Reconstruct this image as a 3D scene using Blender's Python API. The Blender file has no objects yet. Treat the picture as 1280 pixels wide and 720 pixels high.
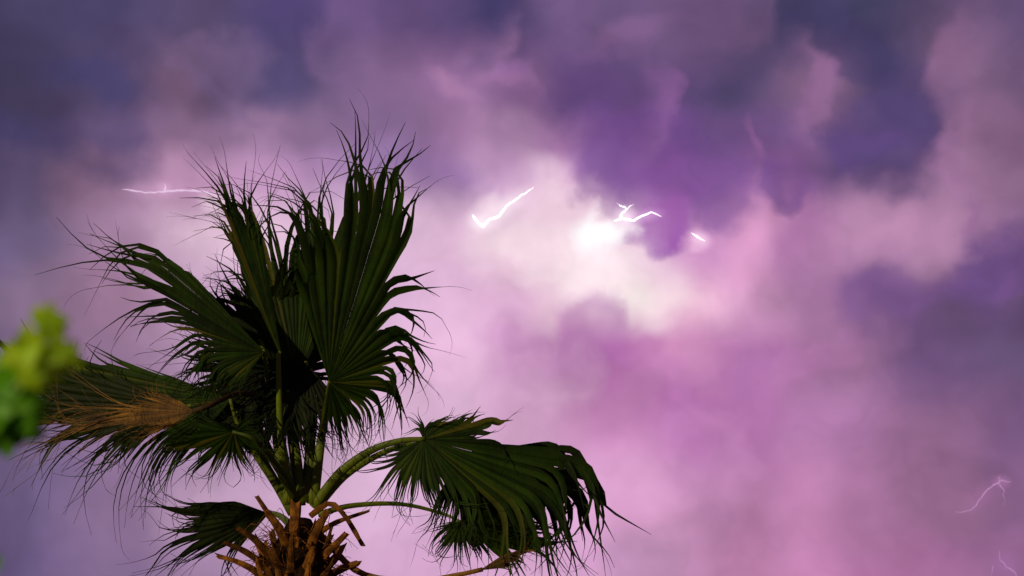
import bpy, math, random
from mathutils import Vector, noise as mnoise

# ------------------------------------------------------------------ scene, camera, sky, light
scene = bpy.context.scene
COL = scene.collection
PITCH = math.radians(20.0)
CAM = Vector((0.0, 0.0, 1.6))
RT = Vector((1, 0, 0))
FW = Vector((0, math.cos(PITCH), math.sin(PITCH)))
UP = Vector((0, -math.sin(PITCH), math.cos(PITCH)))
LENS, SENSOR = 50.0, 36.0
K = SENSOR / LENS / 1280.0            # tangent per photo pixel
D0 = 9.0                              # distance of the palm's crown
PX = K * D0                           # metres per photo pixel at the palm

def at(px, py, d=D0):
    """world point seen at a photo pixel, d metres along the view axis"""
    return CAM + (FW + RT * ((px - 640) * K) + UP * ((360 - py) * K)) * d

cam_data = bpy.data.cameras.new('camera')
cam = bpy.data.objects.new('camera', cam_data)
COL.objects.link(cam)
cam.location = CAM
cam.rotation_euler = (math.pi / 2 + PITCH, 0, 0)
cam_data.lens = LENS
cam_data.sensor_width = SENSOR
cam_data.clip_start = 0.05
cam_data.clip_end = 20000
cam_data.dof.use_dof = True
cam_data.dof.focus_distance = D0
cam_data.dof.aperture_fstop = 5.6
scene.camera = cam

scene.view_settings.view_transform = 'Standard'
scene.view_settings.look = 'None'
scene.view_settings.exposure = 0.0
scene.view_settings.gamma = 1.0
scene.cycles.use_denoising = True
scene.cycles.use_adaptive_sampling = True
scene.cycles.adaptive_threshold = 0.02
scene.cycles.max_bounces = 3
scene.cycles.diffuse_bounces = 1
scene.cycles.glossy_bounces = 2
scene.cycles.transmission_bounces = 3

LIGHT_EL, LIGHT_AZ = math.radians(11.0), math.radians(-138.0)   # azimuth from +Y towards +X: behind the camera, left
street_light_data = bpy.data.lights.new('street_light', 'SUN')  # low warm lamp standing in for an unseen street light
street_light_data.energy = 2.8
street_light_data.angle = math.radians(1.0)
street_light_data.color = (1.0, 0.80, 0.50)
street_light = bpy.data.objects.new('street_light', street_light_data)
COL.objects.link(street_light)
to_street_light = Vector((math.sin(LIGHT_AZ) * math.cos(LIGHT_EL), math.cos(LIGHT_AZ) * math.cos(LIGHT_EL), math.sin(LIGHT_EL)))
street_light.rotation_euler = to_street_light.to_track_quat('Z', 'Y').to_euler()
street_light.location = to_street_light * 40

def lin(c):
    o = []
    for v in c:
        v = v / 255.0
        o.append(v / 12.92 if v <= 0.04045 else ((v + 0.055) / 1.055) ** 2.4)
    return (o[0], o[1], o[2], 1.0)

class Nodes:
    """thin wrapper round a node tree"""
    def __init__(s, tree):
        s.t = tree
        tree.nodes.clear()
    def n(s, kind, **kw):
        nd = s.t.nodes.new(kind)
        for k, v in kw.items():
            setattr(nd, k, v)
        return nd
    def link(s, a, b):
        s.t.links.new(a, b)
    def put(s, sock, v):
        if isinstance(v, bpy.types.NodeSocket):
            s.t.links.new(v, sock)
        else:
            sock.default_value = v
    def math(s, op, a, b=None, c=None, clamp=False):
        nd = s.n('ShaderNodeMath', operation=op)
        nd.use_clamp = clamp
        s.put(nd.inputs[0], a)
        if b is not None: s.put(nd.inputs[1], b)
        if c is not None: s.put(nd.inputs[2], c)
        return nd.outputs[0]
    def vmath(s, op, a, b=None, scale=None):
        nd = s.n('ShaderNodeVectorMath', operation=op)
        s.put(nd.inputs[0], a)
        if b is not None: s.put(nd.inputs[1], b)
        if scale is not None: s.put(nd.inputs['Scale'], scale)
        return nd.outputs['Value'] if op in ('DOT_PRODUCT', 'LENGTH', 'DISTANCE') else nd.outputs['Vector']
    def smooth(s, x, a, b, lo=0.0, hi=1.0):
        nd = s.n('ShaderNodeMapRange', interpolation_type='SMOOTHSTEP')
        s.put(nd.inputs['Value'], x)
        nd.inputs['From Min'].default_value = a
        nd.inputs['From Max'].default_value = b
        nd.inputs['To Min'].default_value = lo
        nd.inputs['To Max'].default_value = hi
        return nd.outputs[0]
    def mix(s, f, a, b, mode='MIX'):
        nd = s.n('ShaderNodeMix', data_type='RGBA', blend_type=mode)
        s.put(nd.inputs[0], f)
        s.put(nd.inputs[6], a)
        s.put(nd.inputs[7], b)
        return nd.outputs[2]
    def noise(s, vec, scale, detail=4, rough=0.55, dist=0.0):
        nd = s.n('ShaderNodeTexNoise')
        s.put(nd.inputs['Vector'], vec)
        nd.inputs['Scale'].default_value = scale
        nd.inputs['Detail'].default_value = detail
        nd.inputs['Roughness'].default_value = rough
        nd.inputs['Distortion'].default_value = dist
        return nd
    def ramp(s, f, stops, interp='LINEAR'):
        nd = s.n('ShaderNodeValToRGB')
        cr = nd.color_ramp
        cr.interpolation = interp
        while len(cr.elements) < len(stops):
            cr.elements.new(0.5)
        for e, (p, c) in zip(cr.elements, sorted(stops)):
            e.position = p
            e.color = c
        s.put(nd.inputs[0], f)
        return nd.outputs[0]

# ---- the storm sky: a world of clouds lit from inside, laid out by compass direction round the storm's centre
def build_sky():
    w = bpy.data.worlds.new('World')
    scene.world = w
    w.use_nodes = True
    w.cycles.sampling_method = 'NONE'      # a broad, even sky needs no importance map
    N = Nodes(w.node_tree)
    out = N.n('ShaderNodeOutputWorld')
    bg = N.n('ShaderNodeBackground')
    N.link(bg.outputs[0], out.inputs[0])
    d = N.n('ShaderNodeTexCoord').outputs['Generated']
    # stereographic direction coordinates about the storm's centre
    c = N.vmath('DOT_PRODUCT', d, tuple(FW))
    den = N.math('DIVIDE', 2.0, N.math('MAXIMUM', N.math('ADD', c, 1.0), 0.05))
    uu = N.math('MULTIPLY', N.vmath('DOT_PRODUCT', d, tuple(RT)), den)
    vv = N.math('MULTIPLY', N.vmath('DOT_PRODUCT', d, tuple(UP)), den)
    cmb = N.n('ShaderNodeCombineXYZ')
    N.link(uu, cmb.inputs[0]); N.link(vv, cmb.inputs[1])
    raw = cmb.outputs[0]
    # billowing: warp the directions with noise of three sizes
    def off(scale, amp, detail, dist=0.0):
        nz = N.noise(d, scale, detail, 0.5, dist)
        return N.vmath('SCALE', N.vmath('SUBTRACT', nz.outputs['Color'], (0.5, 0.5, 0.5)), scale=amp)
    w1 = N.vmath('ADD', raw, off(11.0, 0.050, 1.0))
    w2 = N.vmath('ADD', w1, off(27.0, 0.030, 2.0))
    fine = N.vmath('ADD', raw, off(24.0, 0.036, 1.0))
    fine = N.vmath('ADD', fine, off(52.0, 0.022, 3.0))
    sep = N.n('ShaderNodeSeparateXYZ')
    N.link(w2, sep.inputs[0])
    def st(px, py):
        x, y = (px - 640) * K, (360 - py) * K
        l = math.sqrt(1 + x * x + y * y)
        return x / l / (1 + 1 / l) * 2, y / l / (1 + 1 / l) * 2
    u0, u1 = st(-100, 360)[0], st(1380, 360)[0]
    fu = N.math('DIVIDE', N.math('SUBTRACT', sep.outputs[0], u0), u1 - u0, clamp=True)
    rows = SKY_ROWS
    col = None
    prev = None
    for py, stops in rows:
        r = N.ramp(fu, [((st(px, 360)[0] - u0) / (u1 - u0), lin(cc)) for px, cc in stops], 'EASE')
        if col is None:
            col = r
        else:
            f = N.smooth(sep.outputs[1], st(640, prev)[1], st(640, py)[1])
            col = N.mix(f, col, r)
        prev = py
    # single clouds, lit gaps, and the lightning's glow painted into the sky
    def clouds(col, which):
        for px, py, rx, ry, rot, cc, amt, edge, soft in SKY_CLOUDS_AND_GLOW:
            if (soft >= 2) != which: continue
            mp = N.n('ShaderNodeMapping', vector_type='TEXTURE')
            N.link((w2, fine, raw, fine)[soft], mp.inputs[0])
            a, b = st(px, py)
            mp.inputs['Location'].default_value = (a, b, 0)
            mp.inputs['Rotation'].default_value = (0, 0, math.radians(rot))
            mp.inputs['Scale'].default_value = (rx * K, ry * K, 1)
            g = N.n('ShaderNodeTexGradient', gradient_type='SPHERICAL')
            N.link(mp.outputs[0], g.inputs[0])
            f = N.smooth(g.outputs['Fac'], 0.0, edge, 0.0, amt)
            col = N.mix(f, col, lin(cc))
        return col
    col = clouds(col, False)
    # folds: one-sided cloud edges, crisp outside and fading inwards
    for px, py, rx, ry, rot, cc, amt in SKY_FOLDS:
        mp = N.n('ShaderNodeMapping', vector_type='TEXTURE')
        N.link(fine, mp.inputs[0])
        a, b = st(px, py)
        mp.inputs['Location'].default_value = (a, b, 0)
        mp.inputs['Rotation'].default_value = (0, 0, math.radians(rot))
        mp.inputs['Scale'].default_value = (rx * K, ry * K, 1)
        g = N.n('ShaderNodeTexGradient', gradient_type='SPHERICAL')
        N.link(mp.outputs[0], g.inputs[0])
        lx = N.n('ShaderNodeSeparateXYZ')
        N.link(mp.outputs[0], lx.inputs[0])
        f = N.math('MULTIPLY', N.smooth(g.outputs['Fac'], 0.0, 0.34), N.smooth(g.outputs['Fac'], 0.28, 1.0, amt * 0.95, 0.0))
        f = N.math('MULTIPLY', f, N.smooth(lx.outputs[0], -0.25, 0.65))
        col = N.mix(f, col, lin(cc))
    col = clouds(col, True)  # late pass: flash glow and bolt halos painted over the clouds
    # away from the storm's heart the same cloud goes on, unlit and darker
    nz = N.noise(d, 3.2, 2, 0.5).outputs['Fac']
    far = N.ramp(nz, [(0.25, lin((58, 54, 94))), (0.45, lin((84, 68, 116))), (0.62, lin((122, 88, 138))), (0.8, lin((160, 112, 160)))], 'EASE')
    rad = N.vmath('LENGTH', raw)
    col = N.mix(N.smooth(rad, 0.40, 0.75), col, far)
    # fine billows
    b1 = N.noise(d, 13.0, 2, 0.5).outputs['Fac']
    b2 = N.noise(w2, 26.0, 3, 0.55).outputs['Fac']
    amp = N.math('ADD', N.smooth(b1, 0.25, 0.75, -0.09, 0.09), N.smooth(b2, 0.25, 0.75, -0.045, 0.045))
    # cloud edges that catch the flash on one side and fade on the other
    bend_a = N.vmath('ADD', d, off(10.0, 0.09, 1.0))
    e = N.noise(bend_a, 6.5, 2, 0.5).outputs['Fac']
    lit = N.math('MULTIPLY', N.smooth(e, 0.45, 0.54), N.smooth(e, 0.54, 0.74, 1.0, 0.0))
    amp = N.math('MULTIPLY_ADD', lit, 0.13, amp)
    # puffs and creases
    def crease(vec, scale):
        n_ = N.noise(vec, scale, 1.0, 0.5).outputs['Fac']
        return N.smooth(N.math('ABSOLUTE', N.math('SUBTRACT', n_, 0.5)), 0.0, 0.2, -1.0, 1.0)
    puff = N.math('MULTIPLY_ADD', crease(bend_a, 8.0), 0.6, N.math('MULTIPLY', crease(fine, 34.0), 0.4))
    amp = N.math('MULTIPLY_ADD', puff, 0.06, amp)
    gain = N.math('ADD', amp, 0.97)
    col = N.vmath('SCALE', col, scale=gain)
    # the clear night air behind the clouds
    sky = N.n('ShaderNodeTexSky', sky_type='NISHITA')
    sky.sun_disc = False
    sky.sun_elevation = LIGHT_EL
    sky.sun_rotation = LIGHT_AZ
    night = N.vmath('SCALE', sky.outputs[0], scale=0.0005)
    tot = N.vmath('ADD', col, night)
    N.link(tot, bg.inputs['Color'])
    bg.inputs['Strength'].default_value = 1.0

SKY_ROWS = [
 (20,  [(-60,(69,62,95)),(40,(71,64,97)),(150,(75,66,103)),(250,(87,74,109)),(350,(78,66,112)),(450,(104,80,126)),(540,(100,78,124)),(620,(72,64,110)),(700,(112,87,131)),(780,(104,82,122)),(880,(110,84,124)),(980,(72,66,100)),(1080,(70,66,100)),(1200,(104,82,118)),(1280,(96,76,114)),(1360,(84,70,106))]),
 (120, [(-60,(65,57,86)),(30,(67,59,88)),(120,(77,65,97)),(210,(112,86,115)),(300,(89,74,110)),(370,(81,71,108)),(480,(130,99,139)),(560,(152,111,157)),(650,(125,91,134)),(720,(101,73,127)),(820,(99,74,122)),(910,(82,69,108)),(1020,(126,94,128)),(1110,(69,61,95)),(1190,(118,90,122)),(1340,(105,80,114))]),
 (170, [(-60,(67,60,98)),(30,(73,64,102)),(120,(99,80,116)),(220,(133,102,134)),(320,(141,110,144)),(480,(131,102,142)),(560,(151,112,152)),(640,(166,127,165)),(700,(166,119,167)),(780,(120,80,136)),(870,(106,78,128)),(960,(108,78,126)),(1040,(114,84,124)),(1120,(82,68,104)),(1200,(131,96,130)),(1340,(124,92,126))]),
 (220, [(-60,(78,66,99)),(30,(90,76,109)),(120,(134,102,131)),(220,(177,134,167)),(320,(190,146,186)),(480,(150,118,165)),(560,(152,116,166)),(620,(196,156,194)),(680,(228,194,216)),(730,(214,166,206)),(780,(135,84,144)),(870,(114,80,132)),(960,(124,84,134)),(1060,(96,74,116)),(1130,(100,76,118)),(1200,(158,117,154)),(1340,(140,104,138))]),
 (300, [(-60,(101,86,123)),(30,(113,96,131)),(150,(169,132,165)),(280,(218,184,208)),(420,(214,180,206)),(560,(216,178,206)),(650,(242,216,226)),(740,(248,218,230)),(800,(224,180,211)),(870,(185,132,183)),(930,(215,152,195)),(1000,(176,120,169)),(1100,(189,140,179)),(1190,(189,140,179)),(1250,(156,113,154)),(1340,(110,80,126))]),
 (375, [(-60,(113,94,126)),(30,(127,104,132)),(150,(159,122,152)),(280,(196,160,192)),(450,(205,168,200)),(580,(218,176,208)),(650,(216,168,204)),(710,(236,200,216)),(790,(245,229,229)),(860,(227,180,205)),(950,(192,139,179)),(1040,(163,115,158)),(1110,(115,83,129)),(1200,(100,76,113)),(1340,(91,70,107))]),
 (445, [(-60,(107,90,126)),(30,(119,98,130)),(150,(149,116,148)),(280,(190,156,188)),(450,(212,172,204)),(590,(220,176,208)),(670,(188,126,180)),(740,(178,108,170)),(850,(204,140,185)),(950,(174,114,165)),(1050,(162,115,156)),(1150,(107,79,121)),(1270,(96,76,111)),(1360,(93,72,109))]),
 (530, [(-60,(103,86,124)),(30,(113,94,128)),(150,(141,112,146)),(280,(180,148,184)),(450,(216,178,208)),(570,(222,180,212)),(660,(210,162,198)),(760,(194,130,180)),(850,(169,106,163)),(950,(171,110,163)),(1050,(171,118,165)),(1160,(142,100,137)),(1280,(116,84,125)),(1360,(110,82,121))]),
 (630, [(-60,(99,84,124)),(30,(107,90,128)),(150,(133,106,140)),(260,(177,144,173)),(450,(212,172,204)),(600,(214,172,206)),(800,(206,150,191)),(900,(183,128,171)),(1000,(181,122,165)),(1100,(174,120,163)),(1200,(151,106,143)),(1280,(133,94,133)),(1360,(122,88,127))]),
 (710, [(-60,(97,80,120)),(30,(101,84,124)),(150,(127,102,138)),(260,(159,128,163)),(450,(206,162,198)),(600,(212,164,202)),(800,(192,143,183)),(950,(187,126,169)),(1100,(174,112,159)),(1250,(142,96,137)),(1360,(128,88,129))]),
]
# px, py, half-width, half-height, turn, colour, amount, edge sharpness, fine warp
SKY_CLOUDS_AND_GLOW = [
 (800, 180, 130, 74, 0, (112, 75, 140), 0.7, 0.5, 1),
 (765, 212, 60, 40, -35, (120, 82, 144), 0.6, 0.7, 1),
 (800, 225, 40, 50, 10, (128, 84, 148), 0.5, 0.7, 1),
 (850, 240, 74, 66, 20, (132, 80, 152), 0.75, 0.8, 1),
 (822, 284, 50, 46, 0, (154, 90, 166), 0.8, 0.5, 1),
 (690, 250, 80, 48, 10, (238, 203, 222), 0.7, 0.8, 1),
 (740, 330, 115, 66, 0, (255, 234, 240), 0.85, 1.0, 3),
 (660, 340, 90, 46, 0, (238, 204, 222), 0.5, 1.0, 1),
 (752, 290, 52, 36, 25, (255, 253, 255), 1.0, 0.8, 3),
 (606, 268, 36, 26, 30, (248, 226, 234), 0.5, 1.0, 1),
 (880, 300, 18, 14, 0, (240, 200, 225), 0.6, 1.0, 1),
 (885, 222, 84, 48, 10, (126, 83, 147), 0.6, 0.8, 1),
 (945, 182, 12, 36, 22, (160, 104, 158), 0.4, 1.0, 1),
 (1034, 112, 34, 60, -18, (146, 102, 148), 0.6, 0.7, 1),
 (1120, 165, 70, 52, 12, (82, 65, 114), 0.7, 0.5, 1),
 (1075, 185, 60, 34, -10, (86, 66, 116), 0.6, 0.5, 1),
 (1150, 120, 60, 60, 30, (78, 64, 110), 0.6, 0.5, 1),
 (1085, 70, 60, 50, -30, (72, 62, 106), 0.55, 0.5, 1),
 (1085, 190, 60, 36, 0, (92, 68, 122), 0.6, 0.5, 1),
 (1010, 40, 70, 60, 0, (70, 62, 106), 0.5, 0.7, 1),
 (985, 226, 62, 28, 5, (118, 78, 142), 0.6, 0.7, 1),
 (1213, 272, 12, 40, 5, (150, 102, 154), 0.5, 0.8, 1),
 (1120, 285, 130, 55, 15, (200, 144, 186), 0.5, 1.0, 1),
 (1250, 345, 80, 40, 10, (110, 76, 134), 0.7, 0.5, 1),
 (1140, 370, 80, 30, 10, (124, 84, 144), 0.4, 0.6, 1),
 (625, 82, 64, 28, 10, (84, 70, 116), 0.55, 0.9, 1),
 (565, 108, 60, 24, -25, (172, 126, 166), 0.6, 1.0, 1),
 (650, 108, 36, 20, -30, (158, 112, 158), 0.5, 0.9, 1),
 (790, 45, 100, 26, 14, (134, 96, 142), 0.6, 0.9, 1),
 (840, 125, 14, 46, 20, (140, 94, 152), 0.45, 1.0, 1),
 (1190, 75, 44, 40, 50, (138, 102, 138), 0.55, 0.9, 1),
 (120, 100, 90, 40, -8, (66, 62, 106), 0.6, 0.8, 1),
 (345, 90, 70, 46, -30, (84, 74, 116), 0.6, 0.7, 1),
 (270, 110, 110, 16, -40, (116, 94, 132), 0.5, 1.0, 1),
 (730, 440, 110, 42, -15, (178, 108, 174), 0.6, 0.9, 1),
 (205, 205, 70, 30, 20, (176, 136, 170), 0.4, 1.0, 1),
 (900, 330, 60, 70, 10, (214, 152, 196), 0.5, 0.6, 1),
 (690, 470, 90, 60, 20, (226, 184, 212), 0.35, 0.6, 1),
 (1010, 455, 90, 34, 20, (186, 124, 176), 0.4, 0.5, 1),
 (880, 510, 80, 36, -20, (172, 106, 166), 0.4, 0.5, 1),
 (275, 300, 100, 64, 10, (226, 192, 214), 0.75, 1.0, 1),
 (270, 252, 30, 18, 10, (246, 216, 232), 0.6, 1.0, 1),
 (632, 259, 46, 20, 35, (255, 238, 246), 0.7, 1.2, 2),
 (602, 279, 22, 16, 0, (255, 240, 248), 0.7, 1.2, 2),
 (780, 270, 22, 18, 0, (250, 226, 246), 0.8, 1.2, 2),
 (808, 270, 30, 13, 12, (226, 176, 226), 0.6, 1.2, 2),
 (876, 298, 22, 14, -30, (246, 206, 234), 0.7, 1.2, 2),
 (206, 238, 84, 17, 0, (206, 158, 196), 0.6, 1.2, 2),
 (206, 236, 14, 13, 0, (226, 180, 214), 0.5, 1.2, 2),
 (1228, 620, 46, 20, 38, (176, 118, 170), 0.4, 1.2, 2),
 (1252, 602, 16, 12, 0, (190, 130, 182), 0.5, 1.2, 2),
 (1256, 706, 22, 26, 0, (164, 108, 164), 0.4, 1.2, 2),
]
# px, py, half-width, half-height, way the edge faces, colour, amount
SKY_FOLDS = [
 (992, 118, 66, 84, 5, (148, 106, 148), 0.65),
 (796, 140, 56, 90, -5, (142, 96, 152), 0.55),
 (596, 56, 70, 66, -40, (160, 116, 158), 0.5),
 (905, 6, 80, 66, -30, (122, 92, 132), 0.5),
 (1236, 84, 84, 92, 175, (144, 104, 142), 0.6),
 (1225, 190, 70, 60, 190, (172, 122, 166), 0.5),
 (232, 120, 120, 66, 35, (128, 102, 140), 0.5),
 (455, 50, 90, 60, 200, (128, 98, 142), 0.5),
 (120, 150, 110, 70, -60, (64, 60, 104), 0.5),
 (985, 212, 64, 36, 240, (104, 70, 136), 0.6),
 (1110, 160, 100, 64, -80, (84, 67, 114), 0.6),
 (1290, 385, 120, 80, 122, (104, 74, 132), 0.7),
 (1110, 395, 90, 60, 130, (120, 82, 144), 0.55),
 (740, 458, 120, 60, 95, (176, 108, 174), 0.6),
 (680, 320, 120, 62, -95, (226, 184, 212), 0.35),
 (820, 280, 50, 46, -80, (148, 82, 164), 0.8),
 (765, 205, 70, 60, 215, (124, 80, 148), 0.6),
 (885, 215, 90, 58, -60, (126, 82, 148), 0.6),
 (1000, 500, 120, 60, 140, (168, 108, 166), 0.45),
 (860, 600, 120, 80, 60, (200, 140, 188), 0.4),
 (640, 130, 60, 40, 60, (150, 106, 158), 0.5),
]
build_sky()

# ------------------------------------------------------------------ helpers
def tag(o, label=None, cat=None, group=None, kind=None):
    if label: o['label'] = label
    if cat: o['category'] = cat
    if group: o['group'] = group
    if kind: o['kind'] = kind
    return o

def empty(name, loc, parent=None):
    o = bpy.data.objects.new(name, None)
    o.empty_display_size = 0.2
    COL.objects.link(o)
    o.location = loc
    if parent: o.parent = parent
    return o

def mesh_obj(name, verts, faces, mat, parent=None, smooth=True, origin=None):
    """mesh from world-space verts; kept under an un-rotated parent chain at `origin`"""
    o0 = origin if origin is not None else Vector((0, 0, 0))
    me = bpy.data.meshes.new(name)
    me.from_pydata([tuple(Vector(v) - o0) for v in verts], [], faces)
    if smooth:
        me.polygons.foreach_set('use_smooth', [True] * len(me.polygons))
    me.materials.append(mat)
    me.update()
    o = bpy.data.objects.new(name, me)
    COL.objects.link(o)
    if parent:
        o.parent = parent
    else:
        o.location = o0
    return o

def catmull(pts, n):
    P = [Vector(p) for p in pts]
    P = [P[0] * 2 - P[1]] + P + [P[-1] * 2 - P[-2]]
    out = []
    m = len(P) - 3
    for i in range(n + 1):
        t = i / n * m
        k = min(int(t), m - 1)
        t -= k
        a, b, c, d = P[k:k + 4]
        out.append(0.5 * ((2 * b) + (c - a) * t + (2 * a - 5 * b + 4 * c - d) * t * t + (3 * b - a - 3 * c + d) * t ** 3))
    return out

def tube(pts, radii, sides=8, flat=1.0, ref=None, verts=None, faces=None, cap=True):
    verts = [] if verts is None else verts
    faces = [] if faces is None else faces
    ref = ref or Vector((0, 0, 1))
    n = len(pts)
    base = len(verts)
    for i in range(n):
        t = (pts[min(i + 1, n - 1)] - pts[max(i - 1, 0)])
        t = t.normalized() if t.length > 1e-9 else Vector((0, 0, 1))
        a = t.cross(ref)
        if a.length < 1e-3: a = t.cross(Vector((1, 0.2, 0)))
        a.normalize()
        b = a.cross(t)
        for s in range(sides):
            an = 2 * math.pi * s / sides
            verts.append(pts[i] + a * (math.cos(an) * radii[i]) + b * (math.sin(an) * radii[i] * flat))
    for i in range(n - 1):
        for s in range(sides):
            p, q = base + i * sides + s, base + i * sides + (s + 1) % sides
            faces.append((p, q, q + sides, p + sides))
    if cap:
        faces.append(tuple(base + s for s in reversed(range(sides))))
        faces.append(tuple(base + (n - 1) * sides + s for s in range(sides)))
    return verts, faces

# ------------------------------------------------------------------ materials
def leaf_material(name, c1, c2, tip, trans, tw=0.3, rough=0.55, scale=5.0, spec=0.25):
    m = bpy.data.materials.new(name)
    m.use_nodes = True
    N = Nodes(m.node_tree)
    out = N.n('ShaderNodeOutputMaterial')
    geo = N.n('ShaderNodeNewGeometry')
    inf = N.n('ShaderNodeObjectInfo')
    big = N.noise(geo.outputs['Position'], scale, 3).outputs['Fac']
    streak_v = N.n('ShaderNodeMapping')
    N.link(geo.outputs['Position'], streak_v.inputs[0])
    streak_v.inputs['Scale'].default_value = (70, 70, 9)
    streak = N.noise(streak_v.outputs[0], 1.0, 3).outputs['Fac']
    col = N.mix(N.smooth(big, 0.3, 0.7), c1, c2)
    col = N.mix(N.smooth(streak, 0.4, 0.75, 0, 0.55), col, tip)
    if 'palm leaf' in name and 'dry' not in name:
        col = N.mix(N.smooth(inf.outputs['Random'], 0.86, 0.98, 0, 0.55), col, (0.075, 0.055, 0.006, 1))
    lo, hi = (0.85, 1.25) if 'shrub' in name else (0.4, 1.4)
    bright = N.math('MULTIPLY_ADD', inf.outputs['Random'], hi - lo, lo)
    col = N.vmath('SCALE', col, scale=bright)
    p = N.n('ShaderNodeBsdfPrincipled')
    N.link(col, p.inputs['Base Color'])
    p.inputs['Roughness'].default_value = rough
    p.inputs['Specular IOR Level'].default_value = spec
    bump = N.n('ShaderNodeBump')
    bump.inputs['Strength'].default_value = 0.25
    bump.inputs['Distance'].default_value = 0.004
    N.link(streak, bump.inputs['Height'])
    N.link(bump.outputs[0], p.inputs['Normal'])
    t = N.n('ShaderNodeBsdfTranslucent')
    N.link(N.mix(1.0, trans, bright, 'MULTIPLY'), t.inputs['Color'])
    mx = N.n('ShaderNodeMixShader')
    mx.inputs[0].default_value = tw
    N.link(p.outputs[0], mx.inputs[1]); N.link(t.outputs[0], mx.inputs[2])
    N.link(mx.outputs[0], out.inputs[0])
    return m

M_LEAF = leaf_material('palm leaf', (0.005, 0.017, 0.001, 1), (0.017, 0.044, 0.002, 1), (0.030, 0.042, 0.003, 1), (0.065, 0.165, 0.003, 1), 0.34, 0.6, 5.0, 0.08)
M_SHADED = leaf_material('shaded palm leaf', (0.005, 0.010, 0.002, 1), (0.010, 0.019, 0.002, 1), (0.018, 0.020, 0.004, 1), (0.015, 0.032, 0.002, 1), 0.12, 0.6, 5.0, 0.08)  # shade of the crown's core and back leaves put into a darker colour
M_DEAD = leaf_material('dry palm leaf', (0.055, 0.026, 0.003, 1), (0.19, 0.092, 0.009, 1), (0.025, 0.012, 0.002, 1), (0.2, 0.1, 0.02, 1), 0.15, 0.75)
M_PET = leaf_material('leaf stalk', (0.055, 0.095, 0.005, 1), (0.10, 0.14, 0.008, 1), (0.13, 0.10, 0.012, 1), (0.03, 0.05, 0.005, 1), 0.05, 0.5, 5.0, 0.15)
M_BOOT = leaf_material('leaf base', (0.06, 0.021, 0.003, 1), (0.22, 0.086, 0.010, 1), (0.008, 0.004, 0.002, 1), (0.1, 0.05, 0.01, 1), 0.0, 0.8, 14.0, 0.1)
M_SHRUB = leaf_material('lamplit shrub leaf', (0.29, 0.50, 0.005, 1), (0.40, 0.56, 0.006, 1), (0.24, 0.46, 0.008, 1), (0.52, 0.74, 0.005, 1), 0.5, 0.5, 20.0)  # a near lamp's brightness is put into this leaf colour
M_SHRUBD = leaf_material('darker shrub leaf', (0.07, 0.28, 0.006, 1), (0.13, 0.38, 0.008, 1), (0.09, 0.26, 0.01, 1), (0.15, 0.46, 0.006, 1), 0.45, 0.5, 20.0)  # darker green for the lower leaves and the bulk of the shrub

def bark_material():
    m = bpy.data.materials.new('palm bark')
    m.use_nodes = True
    N = Nodes(m.node_tree)
    out = N.n('ShaderNodeOutputMaterial')
    geo = N.n('ShaderNodeNewGeometry')
    mp = N.n('ShaderNodeMapping')
    N.link(geo.outputs['Position'], mp.inputs[0])
    mp.inputs['Scale'].default_value = (6, 6, 34)
    ring = N.noise(mp.outputs[0], 1.0, 5, 0.6).outputs['Fac']
    crack = N.noise(geo.outputs['Position'], 45.0, 4, 0.6).outputs['Fac']
    col = N.ramp(ring, [(0.3, (0.008, 0.004, 0.002, 1)), (0.55, (0.02, 0.010, 0.004, 1)), (0.75, (0.05, 0.024, 0.010, 1))])
    col = N.mix(N.smooth(crack, 0.5, 0.75, 0, 0.6), col, (0.03, 0.02, 0.012, 1))
    p = N.n('ShaderNodeBsdfPrincipled')
    N.link(col, p.inputs['Base Color'])
    p.inputs['Roughness'].default_value = 0.95
    p.inputs['Specular IOR Level'].default_value = 0.02
    b = N.n('ShaderNodeBump')
    b.inputs['Strength'].default_value = 0.8
    b.inputs['Distance'].default_value = 0.02
    N.link(N.math('ADD', ring, crack), b.inputs['Height'])
    N.link(b.outputs[0], p.inputs['Normal'])
    N.link(p.outputs[0], out.inputs[0])
    return m
M_BARK = bark_material()

def ground_material():
    m = bpy.data.materials.new('dry grass ground')
    m.use_nodes = True
    N = Nodes(m.node_tree)
    out = N.n('ShaderNodeOutputMaterial')
    geo = N.n('ShaderNodeNewGeometry')
    a = N.noise(geo.outputs['Position'], 0.35, 6, 0.6).outputs['Fac']
    f = N.noise(geo.outputs['Position'], 28.0, 5, 0.65).outputs['Fac']
    col = N.ramp(a, [(0.35, (0.05, 0.065, 0.02, 1)), (0.55, (0.09, 0.085, 0.035, 1)), (0.7, (0.16, 0.12, 0.07, 1))])
    col = N.mix(N.smooth(f, 0.35, 0.7, 0, 0.6), col, (0.035, 0.04, 0.015, 1))
    p = N.n('ShaderNodeBsdfPrincipled')
    N.link(col, p.inputs['Base Color'])
    p.inputs['Roughness'].default_value = 0.95
    b = N.n('ShaderNodeBump')
    b.inputs['Strength'].default_value = 0.7
    b.inputs['Distance'].default_value = 0.04
    N.link(f, b.inputs['Height'])
    N.link(b.outputs[0], p.inputs['Normal'])
    N.link(p.outputs[0], out.inputs[0])
    return m

def glow_material(name, color, strength):
    m = bpy.data.materials.new(name)
    m.use_nodes = True
    N = Nodes(m.node_tree)
    out = N.n('ShaderNodeOutputMaterial')
    e = N.n('ShaderNodeEmission')
    e.inputs['Color'].default_value = color
    e.inputs['Strength'].default_value = strength
    N.link(e.outputs[0], out.inputs[0])
    return m

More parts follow.
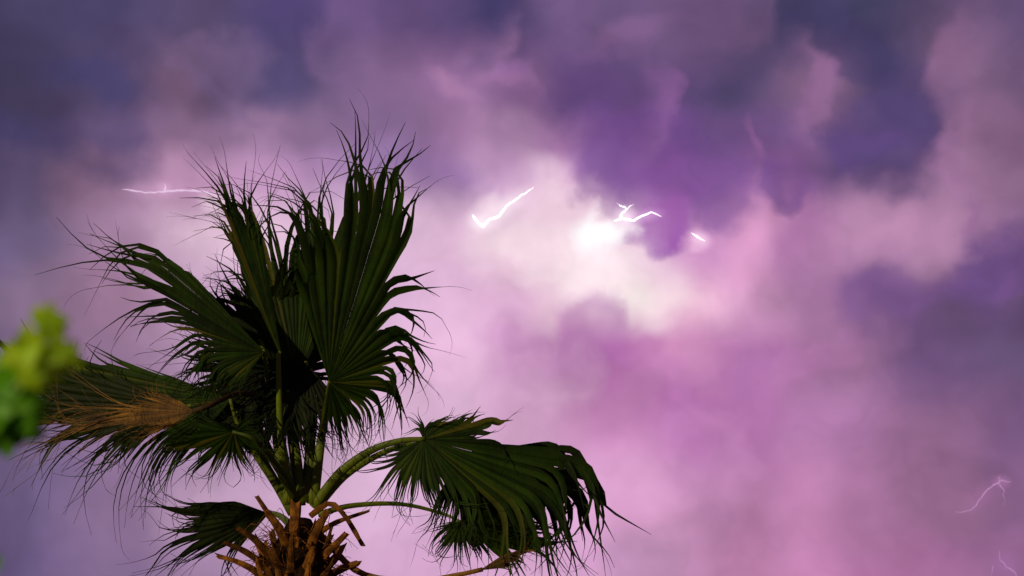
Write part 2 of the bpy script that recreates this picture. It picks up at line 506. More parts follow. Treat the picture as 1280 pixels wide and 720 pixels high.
# ------------------------------------------------------------------ ground
gv, gf = [(0, 0, 0)], []
rings = [3, 8, 20, 60, 200, 800, 3000, 9000]
SEG = 48
rnd = random.Random(3)
for k, r in enumerate(rings):
    for s in range(SEG):
        an = 2 * math.pi * s / SEG
        z = (mnoise.noise(Vector((math.cos(an) * r * 0.15, math.sin(an) * r * 0.15, 0))) * 0.06 - 0.03) if 3 < r < 100 else 0
        gv.append((math.cos(an) * r, math.sin(an) * r, z))
for s in range(SEG):
    gf.append((0, 1 + s, 1 + (s + 1) % SEG))
for k in range(len(rings) - 1):
    for s in range(SEG):
        a, b = 1 + k * SEG + s, 1 + k * SEG + (s + 1) % SEG
        gf.append((a, a + SEG, b + SEG, b))
tag(mesh_obj('ground', gv, gf, ground_material()), kind='structure')

# ------------------------------------------------------------------ the palm
HUB = at(370, 648)
FOOT = Vector((HUB.x, HUB.y, -0.03))
palm = empty('palm_tree', FOOT)
tag(palm, 'wind-blown fan palm with ragged dark green fronds, dry fronds and orange leaf bases', 'palm tree')

def sm(t):
    t = min(1.0, max(0.0, t))
    return t * t * (3 - 2 * t)

def frond_parts(name, hast, depth, keys, n, pet, rnd, joined=False, mat=None, tilt=(0.0, 0.0), cup=0.12,
                minw=0.014, kink=0.25, jit=1.0, pet_r=(0.032, 0.011), petmat=None, hair=14, label=None, sharp=0.6, clump=0.7, dens=0.6, steps=12):
    """a fan leaf: stalk, pleated segments fused towards the stalk and split, drooping tips.
    keys: (direction deg, length px, bend deg, fused share)"""
    mat = mat or M_LEAF
    H = at(hast[0], hast[1], D0 + depth)
    fr = empty(name, H - FOOT, palm)
    if label: fr['label'] = label
    S = (D0 + depth) * K
    keys = sorted(keys, reverse=True)
    def key(th):
        for a, b in zip(keys, keys[1:]):
            if a[0] >= th >= b[0]:
                t = (a[0] - th) / max(a[0] - b[0], 1e-6)
                return [a[i] + (b[i] - a[i]) * t for i in (1, 2, 3)]
        return keys[-1][1:]
    # long segments stand closer together than short ones
    span = keys[0][0] - keys[-1][0]
    tab, acc = [], 0.0
    for q in range(401):
        th = keys[0][0] - span * q / 400
        tab.append((acc, th))
        acc += key(th)[0] ** dens
    ths = []
    q = 0
    for k in range(n):
        want = tab[-1][0] * k / (n - 1)
        while q < 400 and tab[q][0] < want: q += 1
        ths.append(tab[q][1])
    STEPS = steps
    av, af, ends = [], [], []
    left = 0
    def surf(x, y, wob, rr):
        dz = tilt[0] * x + tilt[1] * y + cup * rr * rr / max(0.5, rr) + wob
        return H + RT * x + UP * y + FW * dz
    for k in range(n):
        th = ths[k]
        dth = math.radians(abs(ths[min(k + 1, n - 1)] - ths[max(k - 1, 0)]) / (2 if 0 < k < n - 1 else 1))
        L, bend, fus = key(th)
        if left <= 0:
            left = rnd.choice((1, 2, 2, 3, 4, 5))
            gcent = th - math.degrees(dth) * (left - 1) / 2
            gbend, gwob, glen = rnd.gauss(0, 13), rnd.gauss(0, 0.05), rnd.uniform(0.9, 1.08)
        left -= 1
        conv = max(-2.5, min(2.5, (gcent - th) * clump))      # split tips stick together in bunches
        th += rnd.gauss(0, 0.22) * jit
        L *= S * rnd.uniform(0.86, 1.1) if rnd.random() < 0.85 else S * rnd.uniform(0.6, 1.22)
        L *= glen
        bend += (rnd.gauss(0, 6) + gbend) * jit
        wph, wam = rnd.uniform(0, 6.3), rnd.gauss(0, 5) * jit
        fus = min(0.9, max(0.15, fus + rnd.gauss(0, 0.035)))
        kk = rnd.random() < kink
        kpos, kang = rnd.uniform(max(fus + 0.12, 0.6), 0.9), math.copysign(rnd.uniform(25, 75), bend if abs(bend) > 4 else rnd.choice((-1, 1)))
        wob_amp = (rnd.gauss(0, 0.04) + gwob) * jit
        curl = rnd.gauss(0, 26) * min(1.0, jit)
        ds = L / STEPS
        wf = min(max(fus * L * dth * 1.22, minw), 0.095)
        v, f = [], []
        fold = rnd.uniform(0.25, 0.5) * (1 if k % 2 else -1) * 0.6
        isplit = min(STEPS - 3, max(3, int(round(STEPS * (fus + (1 - fus) * rnd.uniform(0.12, 0.4))))))
        def heading(s_, extra):
            t = max(0.0, (s_ - fus * 0.85) / (1 - fus * 0.85))
            a = th + conv * 2.0 * min(1, t * 3) + bend * (sm(t / sharp) * 0.75 + t * 0.25) + wam * t * math.sin(t * 5 + wph)
            a += (curl + extra) * sm((s_ - 0.68) / 0.32)
            if kk and s_ > kpos: a += kang * min(1, (s_ - kpos) / 0.12)
            return math.radians(a), t
        def width(s_):
            if s_ <= fus:
                return max(min(s_ * L * dth * 1.22, wf), minw * 0.35 + (minw * 0.65) * s_ / fus)
            q_ = (s_ - fus) / (1 - fus)
            return wf * ((1 - q_) ** 1.1) * 0.95 + 0.003
        x = y = 0.0
        for i in range(isplit + 1):
            s_ = i / STEPS
            ang, t = heading(s_, 0)
            if i:
                x += math.cos(ang) * ds
                y += math.sin(ang) * ds
            w, wob = width(s_), wob_amp * (t ** 2) * 2.0
            nx, ny, h = -math.sin(ang), math.cos(ang), w / 2
            v.append(surf(x + nx * h, y + ny * h, wob, s_ * L))
            v.append(surf(x, y, wob + fold * w, s_ * L))
            v.append(surf(x - nx * h, y - ny * h, wob, s_ * L))
            if i:
                b = (i - 1) * 3
                f += [(b, b + 1, b + 4, b + 3), (b + 1, b + 2, b + 5, b + 4)]
        top = isplit * 3
        for side in (1, -1):                                   # the two-forked tip
            ex, sp = rnd.gauss(0, 30), side * rnd.uniform(0.5, 3.5)
            stretch = rnd.uniform(0.75, 1.15)
            a0, t0 = heading(isplit / STEPS, 0)
            w0 = width(isplit / STEPS) / 2
            x2, y2 = x - math.sin(a0) * side * w0 / 2, y + math.cos(a0) * side * w0 / 2
            pa, pb = (top, top + 1) if side == 1 else (top + 1, top + 2)
            dw = rnd.gauss(0, 0.03)
            for i in range(isplit + 1, STEPS + 1):
                s_ = i / STEPS
                ang, t = heading(s_, ex)
                ang += math.radians(sp)
                x2 += math.cos(ang) * ds * stretch
                y2 += math.sin(ang) * ds * stretch
                q_ = (i - isplit) / (STEPS - isplit)
                h = max(0.0011, w0 * 0.5 * (1 - q_) ** 0.9)
                wob = wob_amp * (t ** 2) * 2.0 + dw * q_
                nx, ny = -math.sin(ang), math.cos(ang)
                v.append(surf(x2 + nx * h, y2 + ny * h, wob, s_ * L))
                v.append(surf(x2 - nx * h, y2 - ny * h, wob + fold * h, s_ * L))
                c_ = len(v) - 2
                f.append((pa, pb, c_ + 1, c_))
                pa, pb = c_, c_ + 1
            ends.append((x2, y2, ang, wob, L, bend))
        if joined:
            o = len(av)
            av += v
            af += [tuple(o + q2 for q2 in ff) for ff in f]
        else:
            mesh_obj('leaf_segment', v, f, mat, fr, True, H)
    if joined:
        tag(mesh_obj('blade', av, af, mat, fr, True, H), kind='stuff')
    # threads trailing from the split tips
    if hair:
        hv, hf = [], []
        for _ in range(hair):
            x, y, ang, wob, L, bend = rnd.choice(ends)
            ln = min(L, 1.1) * rnd.uniform(0.06, 0.22)
            curl = math.radians(rnd.gauss(bend * 0.4, 30))
            pts = []
            for i in range(8):
                pts.append(surf(x, y, wob, L + ln * i / 7))
                a2 = ang + curl * (i / 7) ** 1.2
                x += math.cos(a2) * ln / 7
                y += math.sin(a2) * ln / 7
            tube(pts, [0.0018 * (1 - 0.7 * i / 7) for i in range(8)], 3, 1.0, FW, hv, hf, False)
        tag(mesh_obj('leaf_threads', hv, hf, mat, fr, True, H), kind='stuff')
    if pet:
        pts = [at(p[0], p[1], D0 + (p[2] if len(p) > 2 else depth * i / (len(pet) - 1))) for i, p in enumerate(pet)] + [H + (H - at(*pet[-1][:2], D0 + depth)) * 0.05]
        c = catmull(pts, 18)
        r0, r1 = pet_r
        rad = [(r0 + (r1 - r0) * min(1, (i / 18) * 1.15)) for i in range(19)]
        pv, pf = tube(c, rad, 8, 0.6, FW)
        po = mesh_obj('petiole', pv, pf, petmat or M_PET, fr, True, H)
    return fr

R = random.Random(11)
# leaves at the back first
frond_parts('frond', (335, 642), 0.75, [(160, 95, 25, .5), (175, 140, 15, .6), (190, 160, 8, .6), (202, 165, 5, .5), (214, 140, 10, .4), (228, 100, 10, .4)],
            24, [(362, 655), (350, 645), (338, 641)], R, True, M_SHADED, (0.3, 0.2), minw=0.026, label='dark frond hanging low behind the trunk')
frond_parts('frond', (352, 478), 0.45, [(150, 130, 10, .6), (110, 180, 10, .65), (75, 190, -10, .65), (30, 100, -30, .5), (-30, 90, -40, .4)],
            44, [(375, 628), (365, 560), (354, 485)], R, True, M_SHADED, (0.1, -0.3), minw=0.022)
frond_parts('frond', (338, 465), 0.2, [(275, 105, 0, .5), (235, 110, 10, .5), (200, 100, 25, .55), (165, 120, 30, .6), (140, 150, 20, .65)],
            40, [(366, 628), (352, 560), (341, 475)], R, True, M_SHADED, (0.2, 0.3), minw=0.022)
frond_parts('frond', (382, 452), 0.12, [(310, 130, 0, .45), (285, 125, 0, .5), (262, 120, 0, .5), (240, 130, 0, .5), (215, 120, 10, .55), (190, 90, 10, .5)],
            36, [(384, 628), (390, 560), (384, 465)], R, True, M_SHADED, (0.0, 0.4), minw=0.022, pet_r=(0.03, 0.012), jit=2.2)
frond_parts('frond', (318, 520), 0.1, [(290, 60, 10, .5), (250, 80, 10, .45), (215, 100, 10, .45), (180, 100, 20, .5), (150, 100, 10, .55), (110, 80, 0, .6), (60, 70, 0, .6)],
            40, [(370, 632), (350, 590), (325, 535)], R, True, M_SHADED, (0.0, 0.3), minw=0.022)
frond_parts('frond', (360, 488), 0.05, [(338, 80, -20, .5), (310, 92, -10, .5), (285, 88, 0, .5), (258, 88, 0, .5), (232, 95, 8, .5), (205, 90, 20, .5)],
            30, [(376, 632), (372, 570), (361, 500)], R, True, M_SHADED, (0.0, 0.3), minw=0.02)
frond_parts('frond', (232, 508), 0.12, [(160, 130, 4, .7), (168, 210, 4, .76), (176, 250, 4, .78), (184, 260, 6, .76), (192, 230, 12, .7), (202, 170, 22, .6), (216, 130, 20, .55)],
            30, [(366, 642), (335, 585), (290, 510)], R, True, M_SHADED, (-0.1, 0.1), minw=0.028)
# curled lacy tips between the folded leaf and the left one
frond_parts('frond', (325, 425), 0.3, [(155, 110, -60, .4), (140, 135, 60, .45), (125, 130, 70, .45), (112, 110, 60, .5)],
            16, [(366, 628), (350, 540), (330, 440)], R, True, M_SHADED, (0.1, 0.1), minw=0.014, hair=30)
# B: fan behind, rays straight up
frond_parts('frond', (372, 474), 0.15, [(126, 205, 10, .5), (116, 250, 8, .52), (106, 290, 2, .55), (98, 275, -8, .55), (90, 290, 25, .58), (82, 300, 30, .6), (74, 305, -18, .62), (66, 270, -25, .62)],
            32, [(380, 628), (387, 560), (375, 485)], R, False, M_LEAF, (0.0, 0.25), minw=0.018, kink=0.4, hair=26, pet_r=(0.042, 0.014),
            label='upright frond in the middle with tips thrown upwards')
# C: folded leaf up left
frond_parts('frond', (350, 440), -0.05, [(114, 195, 10, .8), (111, 228, 14, .84), (106, 228, 5, .84), (102, 200, -5, .75)],
            22, [(365, 628), (352, 560), (348, 455)], R, False, M_LEAF, (0.3, 0.1), minw=0.036, kink=0.8, hair=22, jit=0.4,
            label='narrow folded frond pointing up with its tip bent over')
# D: leaf blown to the left
frond_parts('frond', (330, 440), -0.2, [(134, 185, 20, .8), (137, 250, 34, .78), (140, 300, 40, .70), (143, 310, 40, .68), (146, 300, 36, .68), (149, 270, 36, .72), (154, 205, 42, .72), (164, 165, 48, .6), (180, 138, 48, .52), (196, 122, 45, .46), (212, 100, 30, .4), (228, 78, 20, .4)],
            42, [(360, 630, 0), (348, 570, 0.05), (336, 490, 0.1)], R, False, M_LEAF, (0.15, 0.1), minw=0.024, hair=46, sharp=0.4,
            label='frond blown out to the upper left with streaming tips')
# A: the largest leaf, upright on the right
frond_parts('frond', (412, 478), -0.15, [(106, 190, 8, .7), (96, 255, 14, .66), (86, 305, 24, .66), (78, 340, 26, .66), (72, 365, 20, .67), (67, 350, 15, .70), (63, 285, 12, .76), (60, 200, -50, .76), (54, 172, -95, .68), (42, 160, -108, .64), (28, 148, -115, .6), (10, 140, -115, .56), (-8, 130, -92, .5), (-30, 122, -58, .42), (-55, 110, -32, .4), (-80, 105, -8, .4), (-105, 80, 5, .4)],
            58, [(391, 630, 0), (400, 560, 0.02), (408, 506, 0.12)], R, False, M_LEAF, (0.1, -0.15), minw=0.014, kink=0.3, hair=40, jit=0.7, pet_r=(0.038, 0.014), clump=0.45, sharp=0.5, steps=16,
            label='largest upright frond with its right edge fringed by drooping tips')
# E: leaf at the left edge
frond_parts('frond', (288, 500), 0.05, [(162, 130, 6, .6), (166, 240, 8, .75), (171, 375, 6, .78), (177, 400, 4, .78), (184, 395, 4, .76), (190, 310, 14, .66), (198, 270, 38, .52), (206, 245, 45, .5), (216, 220, 34, .46), (228, 170, 20, .42)],
            36, [(366, 642), (345, 606), (318, 566), (297, 530)], R, False, M_LEAF, (-0.2, 0.1), minw=0.024, hair=16, kink=0.05, jit=0.6,
            label='frond stretching left behind the dry one')
# dry leaf on top of it
frond_parts('dry_frond', (242, 514), -0.3, [(148, 50, 10, .4), (158, 74, -8, .45), (170, 95, 4, .45), (175, 165, 8, .3), (181, 245, 4, .3), (186, 262, 3, .3), (191, 230, -4, .3), (199, 120, -8, .35), (222, 56, -20, .35)],
            56, [(364, 642, 0), (358, 580, .25), (340, 508, .25), (300, 492, -0.05), (262, 507, -0.28)], R, False, M_DEAD, (-0.1, 0.3), minw=0.009, kink=0.3, hair=70, petmat=M_DEAD, pet_r=(0.02, 0.016), jit=1.1, clump=0.95, steps=16,
            label='dry brown frond crumpled across the left')
# G: small fan facing the viewer
frond_parts('frond', (292, 540), -0.4, [(150, 55, 20, .4), (175, 85, 15, .4), (197, 112, 6, .45), (215, 95, 5, .4), (240, 92, 4, .36), (265, 75, 0, .34), (290, 72, 0, .34), (315, 60, -5, .34), (345, 55, -20, .36), (375, 50, -20, .36), (410, 50, 10, .36)],
            34, [(371, 626), (345, 582), (318, 550)], R, False, M_LEAF, (0.1, -0.3), hair=12,
            label='small frond facing forward with short spread segments')
# H: big leaf to the right
frond_parts('frond', (530, 549), -0.1, [(112, 42, 110, .3), (75, 46, -110, .3), (40, 50, -40, .5), (22, 92, 10, .8), (14, 108, 5, .8), (8, 108, -15, .82), (1, 105, -30, .8), (-4, 190, -60, .76), (-7, 320, -92, .66), (-10, 335, -88, .65), (-14, 335, -86, .64), (-20, 320, -80, .62), (-28, 270, -62, .62), (-38, 210, -35, .6), (-52, 165, -15, .58), (-72, 120, -5, .5), (-98, 108, 0, .45), (-118, 115, 0, .42), (-138, 115, 0, .4), (-155, 80, 0, .35)],
            62, [(392, 634), (424, 592), (462, 564), (500, 551)], R, False, M_LEAF, (-0.1, 0.35), minw=0.020, hair=60, pet_r=(0.034, 0.016), kink=0.12, sharp=0.4, steps=22,
            label='large frond arching right and hanging over in the wind')
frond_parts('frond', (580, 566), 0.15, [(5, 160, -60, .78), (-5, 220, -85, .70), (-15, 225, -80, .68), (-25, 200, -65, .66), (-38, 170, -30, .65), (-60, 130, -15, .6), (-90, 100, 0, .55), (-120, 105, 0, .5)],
            34, [(395, 634), (440, 588), (510, 556)], R, True, M_SHADED, (0.0, 0.4), minw=0.026, hair=20, pet_r=(0.03, 0.012), sharp=0.5, steps=18)
# lower right small leaf
frond_parts('frond', (576, 652), 0.3, [(70, 36, 0, .4), (25, 70, -10, .5), (5, 120, -20, .65), (-12, 140, -20, .65), (-28, 120, -15, .6), (-50, 72, 0, .42), (-75, 62, 0, .36), (-98, 62, 0, .36), (-122, 76, 0, .36), (-148, 68, 0, .36), (-172, 46, 0, .36)],
            32, [(398, 643), (440, 632), (500, 630), (550, 641)], R, False, M_LEAF, (0.0, 0.3), hair=16, pet_r=(0.02, 0.009), minw=0.018,
            label='small frond on a thin stalk under the large right one')
# dry leaf at the bottom edge
frond_parts('dry_frond', (602, 712), -0.2, [(30, 60, -10, .5), (24, 80, -8, .8), (19, 74, -8, .8), (8, 45, -20, .5)],
            10, [(400, 668), (450, 716), (520, 726), (570, 719)], R, False, M_DEAD, (0.0, 0.2), minw=0.02, hair=14, petmat=M_DEAD, pet_r=(0.022, 0.014),
            label='dry brown frond at the bottom edge')

# trunk
tv, tf = [], []
n = 40
zt = HUB.z - 0.01
pts = [Vector((HUB.x + 0.03 * math.sin(i * 0.21), HUB.y + 0.02 * math.sin(i * 0.3 + 1), -0.03 + (zt + 0.03) * i / n)) for i in range(n + 1)]
rad = []
for i in range(n + 1):
    h = i / n
    r = 0.27 - 0.07 * min(1, h * 1.3) + 0.1 * max(0, 0.12 - h) / 0.12
    if h > 0.93: r *= max(0.35, 1 - (h - 0.93) / 0.07 * 0.65)
    rad.append(r * (1 + 0.03 * math.sin(i * 2.4)))
tv, tf = tube(pts, rad, 20, 1.0, Vector((0, 1, 0)))
trunk = mesh_obj('trunk', tv, tf, M_BARK, palm, True, FOOT)

def leaf_base(pts, w0, w1, thick=0.38, name='leaf_base', mat=None, seed=0):
    """cut leaf stub: flat, broad at the trunk, narrower and frayed at the cut"""
    rr = random.Random(seed)
    c = catmull(pts, 7)
    v, f = [], []
    rad = [w0 + (w1 - w0) * (i / 7) ** 0.7 for i in range(8)]
    rad = [q * rr.uniform(0.93, 1.07) for q in rad]
    d = (c[-1] - c[0]).normalized()
    ref = FW if abs(d.dot(FW)) < 0.85 else UP
    v, f = tube(c, rad, 8, thick, ref)
    for q in range(8):                      # ragged cut
        v[-1 - q] = v[-1 - q] + d * rr.uniform(-0.02, 0.03)
    o = mesh_obj(name, v, f, mat or M_BOOT, trunk, False, FOOT)
    return o

def P(px, py, dd=0.0):
    return at(px, py, D0 + dd)
stubs = [
 ([P(362, 695, -.16), P(356, 675, -.24), P(346, 656, -.27), P(334, 641, -.28)], 0.050, 0.026),
 ([P(348, 708, -.17), P(336, 693, -.24), P(318, 674, -.28), P(298, 661, -.30)], 0.045, 0.020),
 ([P(338, 716, -.15), P(322, 700, -.20), P(302, 687, -.23), P(281, 679, -.24)], 0.040, 0.017),
 ([P(334, 728, -.10), P(318, 713, -.14), P(296, 702, -.16), P(272, 695, -.16)], 0.040, 0.016),
 ([P(366, 690, -.15), P(367, 668, -.22), P(369, 648, -.24), P(370, 628, -.22)], 0.052, 0.040),
 ([P(384, 700, -.17), P(390, 680, -.25), P(398, 660, -.28), P(408, 641, -.29)], 0.050, 0.026),
 ([P(392, 712, -.14), P(404, 696, -.20), P(418, 682, -.23), P(432, 668, -.24)], 0.046, 0.022),
 ([P(400, 728, -.10), P(416, 717, -.15), P(432, 709, -.17), P(449, 703, -.17)], 0.044, 0.024),
 ([P(388, 645, -.05), P(412, 629, -.10), P(432, 646, -.14), P(453, 681, -.15)], 0.026, 0.018),
 ([P(396, 668, -.02), P(416, 655, -.02), P(436, 647, -.01), P(460, 639, 0)], 0.030, 0.012),
 ([P(358, 735, -.2), P(352, 715, -.28), P(344, 698, -.32), P(338, 686, -.33)], 0.055, 0.03),
 ([P(378, 735, -.2), P(382, 715, -.28), P(388, 698, -.33), P(392, 686, -.34)], 0.055, 0.03),
 ([P(352, 668, -.1), P(342, 652, -.12), P(330, 634, -.13), P(322, 622, -.12)], 0.034, 0.016),
]
for i, (pp, a, b) in enumerate(stubs):
    leaf_base(pp, a * 0.78, b * 0.8, 0.45, seed=i)
rs = random.Random(5)
for i in range(76):
    z = HUB.z - 0.34 - i * 0.0155
    an = i * 2.39996
    r0 = 0.15
    dr = Vector((math.cos(an), math.sin(an), 0))
    c0 = Vector((HUB.x, HUB.y, z)) + dr * r0
    ln = rs.uniform(0.08, 0.19)
    up = rs.uniform(0.7, 1.3)
    pp = [c0 - Vector((0, 0, 0.12)), c0 + dr * ln * 0.35 + Vector((0, 0, up * ln * 0.15)), c0 + dr * ln * 0.75 + Vector((0, 0, up * ln * 0.55)), c0 + dr * ln + Vector((0, 0, up * ln))]
    leaf_base(pp, rs.uniform(0.028, 0.042), rs.uniform(0.01, 0.022), 0.42, seed=100 + i)

for i in range(26):
    z = HUB.z - 0.20 - i * 0.015
    an = i * 2.39996 + 0.7
    dr = Vector((math.cos(an), math.sin(an), 0))
    c0 = Vector((HUB.x, HUB.y, z)) + dr * (0.08 + 0.09 * min(1, i / 25))
    ln = rs.uniform(0.07, 0.15)
    up = rs.uniform(0.9, 1.8)
    leaf_base([c0 - Vector((0, 0, 0.14)), c0 + dr * ln * 0.3, c0 + dr * ln * 0.7 + Vector((0, 0, up * ln * 0.5)), c0 + dr * ln + Vector((0, 0, up * ln))], rs.uniform(0.022, 0.034), rs.uniform(0.008, 0.016), 0.4, seed=300 + i)
fv, ff = [], []
for i in range(420):
    an = rs.uniform(0, 6.283)
    z = HUB.z - rs.uniform(0.06, 0.75)
    dr = Vector((math.cos(an), math.sin(an), 0))
    c0 = Vector((HUB.x, HUB.y, z)) + dr * rs.uniform(0.12, 0.2)
    ln = rs.uniform(0.06, 0.2)
    c1 = c0 + dr * ln * rs.uniform(0.3, 0.8) + Vector((rs.gauss(0, .03), rs.gauss(0, .03), ln * rs.uniform(-0.6, 0.9)))
    c2 = c1 + dr * ln * 0.2 + Vector((rs.gauss(0, .04), rs.gauss(0, .04), -ln * rs.uniform(0, 0.6)))
    tube(catmull([c0, c1, c2], 5), [0.003 * (1 - 0.13 * q) for q in range(6)], 3, 1.0, Vector((0, 0, 1)), fv, ff, False)
tag(mesh_obj('fibre', fv, ff, M_BOOT, trunk, True, FOOT), kind='stuff')

# ------------------------------------------------------------------ shrub beside the camera
SB = Vector((-0.68, 0.78, 0.0))
shrub = empty('garden_shrub', SB)
tag(shrub, 'bright yellow-green leafy shrub close by at the left edge, out of focus', 'shrub')
rb = random.Random(8)
def leaf_mesh(c, d, nrm, ln, wd, verts, faces):
    side = d.cross(nrm).normalized()
    nrm = side.cross(d).normalized()
    b = len(verts)
    prof = [(0, 0.02), (0.2, 0.36), (0.45, 0.5), (0.7, 0.38), (0.9, 0.16), (1, 0.0)]
    for t, w in prof:
        m = c + d * (ln * t) - nrm * (ln * 0.18 * t * t)
        verts.append(m + side * (w * wd) + nrm * (w * wd * 0.25))
        verts.append(m)
        verts.append(m - side * (w * wd) + nrm * (w * wd * 0.25))
    for i in range(len(prof) - 1):
        q = b + i * 3
        faces += [(q, q + 1, q + 4, q + 3), (q + 1, q + 2, q + 5, q + 4)]
def rdir(r, zb=0.0):
    v = Vector((r.gauss(0, 1), r.gauss(0, 1), r.gauss(0, 1) + zb))
    return v.normalized()
# stems
sv, sf = [], []
tips = []
for i in range(9):
    an = i * 2.4
    top = SB + Vector((math.cos(an) * 0.22 * rb.uniform(.5, 1) - 0.03, math.sin(an) * 0.22 * rb.uniform(.5, 1), rb.uniform(1.35, 1.6)))
    mid = SB + (top - SB) * 0.5 + rdir(rb) * 0.05
    c = catmull([SB + rdir(rb) * 0.02, mid, top], 12)
    tube(c, [0.011 * (1 - 0.75 * j / 12) for j in range(13)], 6, 1, Vector((0, 1, 0)), sv, sf)
    tips.append(c)
sprig_root = SB + Vector((0.1, 0.0, 1.35))
sprig = catmull([sprig_root, at(-70, 640, 0.83), at(-8, 540, 0.82), at(30, 470, 0.80), at(58, 408, 0.79)], 20)
tube(sprig, [0.004 * (1 - 0.7 * j / 20) for j in range(21)], 6, 1, Vector((0, 1, 0)), sv, sf)
sprig2 = catmull([at(-70, 640, 0.83), at(-40, 590, 0.84), at(-5, 535, 0.85), at(28, 505, 0.86)], 14)
tube(sprig2, [0.003 * (1 - 0.7 * j / 14) for j in range(15)], 6, 1, Vector((0, 1, 0)), sv, sf)
mesh_obj('stem', sv, sf, M_BARK, shrub, True, SB)
lv, lf = [], []
for c in tips:
    for j in range(3, 13):
        for _ in range(9):
            p = c[j] + rdir(rb) * rb.uniform(0.02, 0.09)
            if p.x > -0.40 and p.z > 1.5: continue
            leaf_mesh(p, rdir(rb, 0.4), rdir(rb, 1.0), rb.uniform(0.022, 0.036), rb.uniform(0.012, 0.02), lv, lf)
tag(mesh_obj('foliage', lv, lf, M_SHRUBD, shrub, True, SB), kind='stuff')
def one_leaf(px, py, d, ang, ln_px, wd_px, mat, lean=0.3):
    s = d * K
    a = math.radians(ang)
    di = (RT * math.cos(a) + UP * math.sin(a) + FW * rb.uniform(-lean, lean)).normalized()
    nr = (-FW + RT * rb.uniform(-.5, .5) + UP * rb.uniform(-.3, .6)).normalized()
    v, f = [], []
    leaf_mesh(at(px, py, d), di, nr, ln_px * s, wd_px * s, v, f)
    mesh_obj('leaf', v, f, mat, shrub, True, SB)
rl = random.Random(21)
def leaf_cluster(cells, mat, n):
    for k in range(n):
        cx, cy, rx, ry, d = cells[k % len(cells)]
        a = rl.uniform(0, 360)
        q = rl.uniform(0, 0.8)
        one_leaf(cx + math.cos(a) * rx * q - 12 * math.cos(math.radians(a * 1.7)), cy - math.sin(a) * ry * q + 12 * math.sin(math.radians(a * 1.7)), d + rl.uniform(-.03, .03), a * 1.7, rl.uniform(32, 44), rl.uniform(20, 27), mat, 0.4)
leaf_cluster([(40, 442, 16, 16, .79), (62, 406, 5, 12, .78), (78, 442, 8, 10, .79), (50, 455, 24, 10, .80), (24, 446, 16, 18, .8), (46, 468, 30, 10, .8)], M_SHRUB, 84)
leaf_cluster([(14, 478, 30, 20, .82), (22, 510, 26, 20, .83), (4, 530, 26, 22, .83), (10, 548, 18, 10, .84), (-14, 520, 16, 30, .83), (34, 500, 22, 26, .83), (36, 530, 18, 20, .84)], M_SHRUBD, 96)
one_leaf(-14, 716, .82, 60, 26, 18, M_SHRUBD)

# ------------------------------------------------------------------ lightning
def bolt(name, label, chains, color, strength, dist=1600.0, seed=0, amp=2.2):
    """chains: first the main channel, then its branches; each (pixels, start width px, end width px)"""
    r = random.Random(seed)
    s = dist * K
    base = at(*chains[0][0][0], dist)
    root = empty(name, base)
    tag(root, label, 'lightning', 'lightning flashes in the clouds')
    m = glow_material('flash ' + str(seed), color, strength)
    for ci, (px, w0, w1) in enumerate(chains):
        pts = []
        for (a, b), (c, d) in zip(px, px[1:]):
            n = max(2, int(math.hypot(c - a, d - b) / 5))
            for i in range(n):
                t = i / n
                j = amp if 0 < i else 0
                pts.append(at(a + (c - a) * t + r.uniform(-j, j) * .5, b + (d - b) * t + r.uniform(-j, j) * .5, dist + r.uniform(-12, 12)))
        pts.append(at(*px[-1], dist))
        k = len(pts)
        rad = [max(0.12, (w0 + (w1 - w0) * i / (k - 1)) * 0.5 * r.uniform(0.6, 1.15)) * s for i in range(k)]
        rad[-1] *= 0.2
        rad[-2] *= 0.6
        if ci == 0:
            rad[0] *= 0.3
            rad[1] *= 0.8
        v, f = tube(pts, rad, 6, 1.0, FW)
        mesh_obj('channel' if ci == 0 else 'branch', v, f, m, root, True, base)

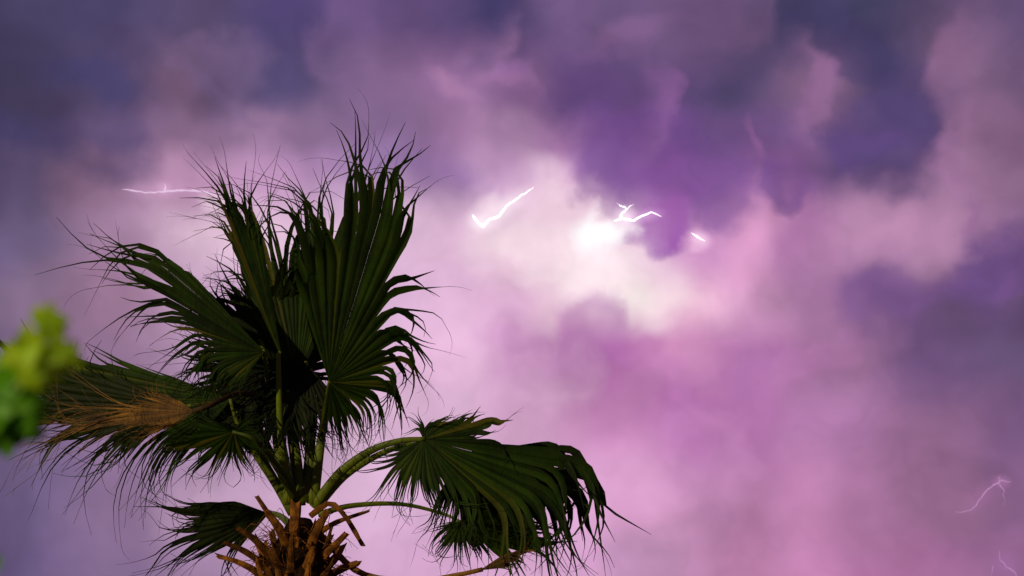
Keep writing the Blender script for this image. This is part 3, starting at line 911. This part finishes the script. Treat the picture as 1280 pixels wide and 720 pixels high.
bolt('lightning_bolt', 'bright white tick-shaped lightning bolt right of the tall frond', [
     ([(591, 269), (596, 276), (604, 283), (612, 274), (624, 270), (636, 255), (648, 247), (661, 238), (668, 233)], 4.2, 0.7)], (1.0, 0.96, 1.0, 1), 2.5, 1600, 1, 1.5)
bolt('lightning_bolt', 'forked white lightning bolt below the dark cloud bulge beside the brightest glow', [
     ([(768, 276), (777, 273), (792, 276), (802, 270), (814, 265), (827, 271)], 3.0, 1.3),
     ([(775, 275), (777, 267), (783, 262), (780, 257)], 3.4, 1.4),
     ([(781, 259), (775, 257), (771, 254)], 1.3, 0.5),
     ([(783, 262), (788, 257), (793, 255)], 1.2, 0.5)], (1.0, 0.95, 1.0, 1), 2.2, 1600, 2, 1.5)
bolt('lightning_bolt', 'short white lightning streak right of the forked bolt', [
     ([(864, 291), (872, 296), (881, 301)], 1.6, 3.6)], (1.0, 0.93, 1.0, 1), 1.8, 1600, 3, 1.0)
bolt('lightning_bolt', 'pale pink horizontal lightning bolt left of the palm', [
     ([(152, 237), (165, 238), (182, 241), (203, 240), (222, 238), (242, 238), (262, 241), (274, 246)], 1.8, 2.6),
     ([(205, 240), (207, 234), (205, 229)], 2.8, 1.6)], (0.80, 0.56, 0.78, 1), 1.0, 1900, 4, 1.5)
bolt('lightning_bolt', 'faint pink lightning thread low at the right edge', [
     ([(1194, 640), (1207, 639), (1220, 632), (1230, 617), (1242, 606), (1252, 600), (1264, 602)], 1.4, 2.0),
     ([(1247, 603), (1256, 614), (1254, 632)], 1.0, 0.6),
     ([(1249, 602), (1247, 597), (1251, 595)], 1.4, 0.8)], (0.50, 0.26, 0.48, 1), 1.0, 2200, 5, 4.0)
bolt('lightning_bolt', 'faint lightning fork in the bottom right corner', [
     ([(1250, 688), (1250, 700), (1258, 709), (1270, 718), (1276, 730)], 1.6, 1.6),
     ([(1241, 708), (1238, 722)], 1.2, 0.8)], (0.46, 0.23, 0.46, 1), 1.0, 2200, 6, 3.5)
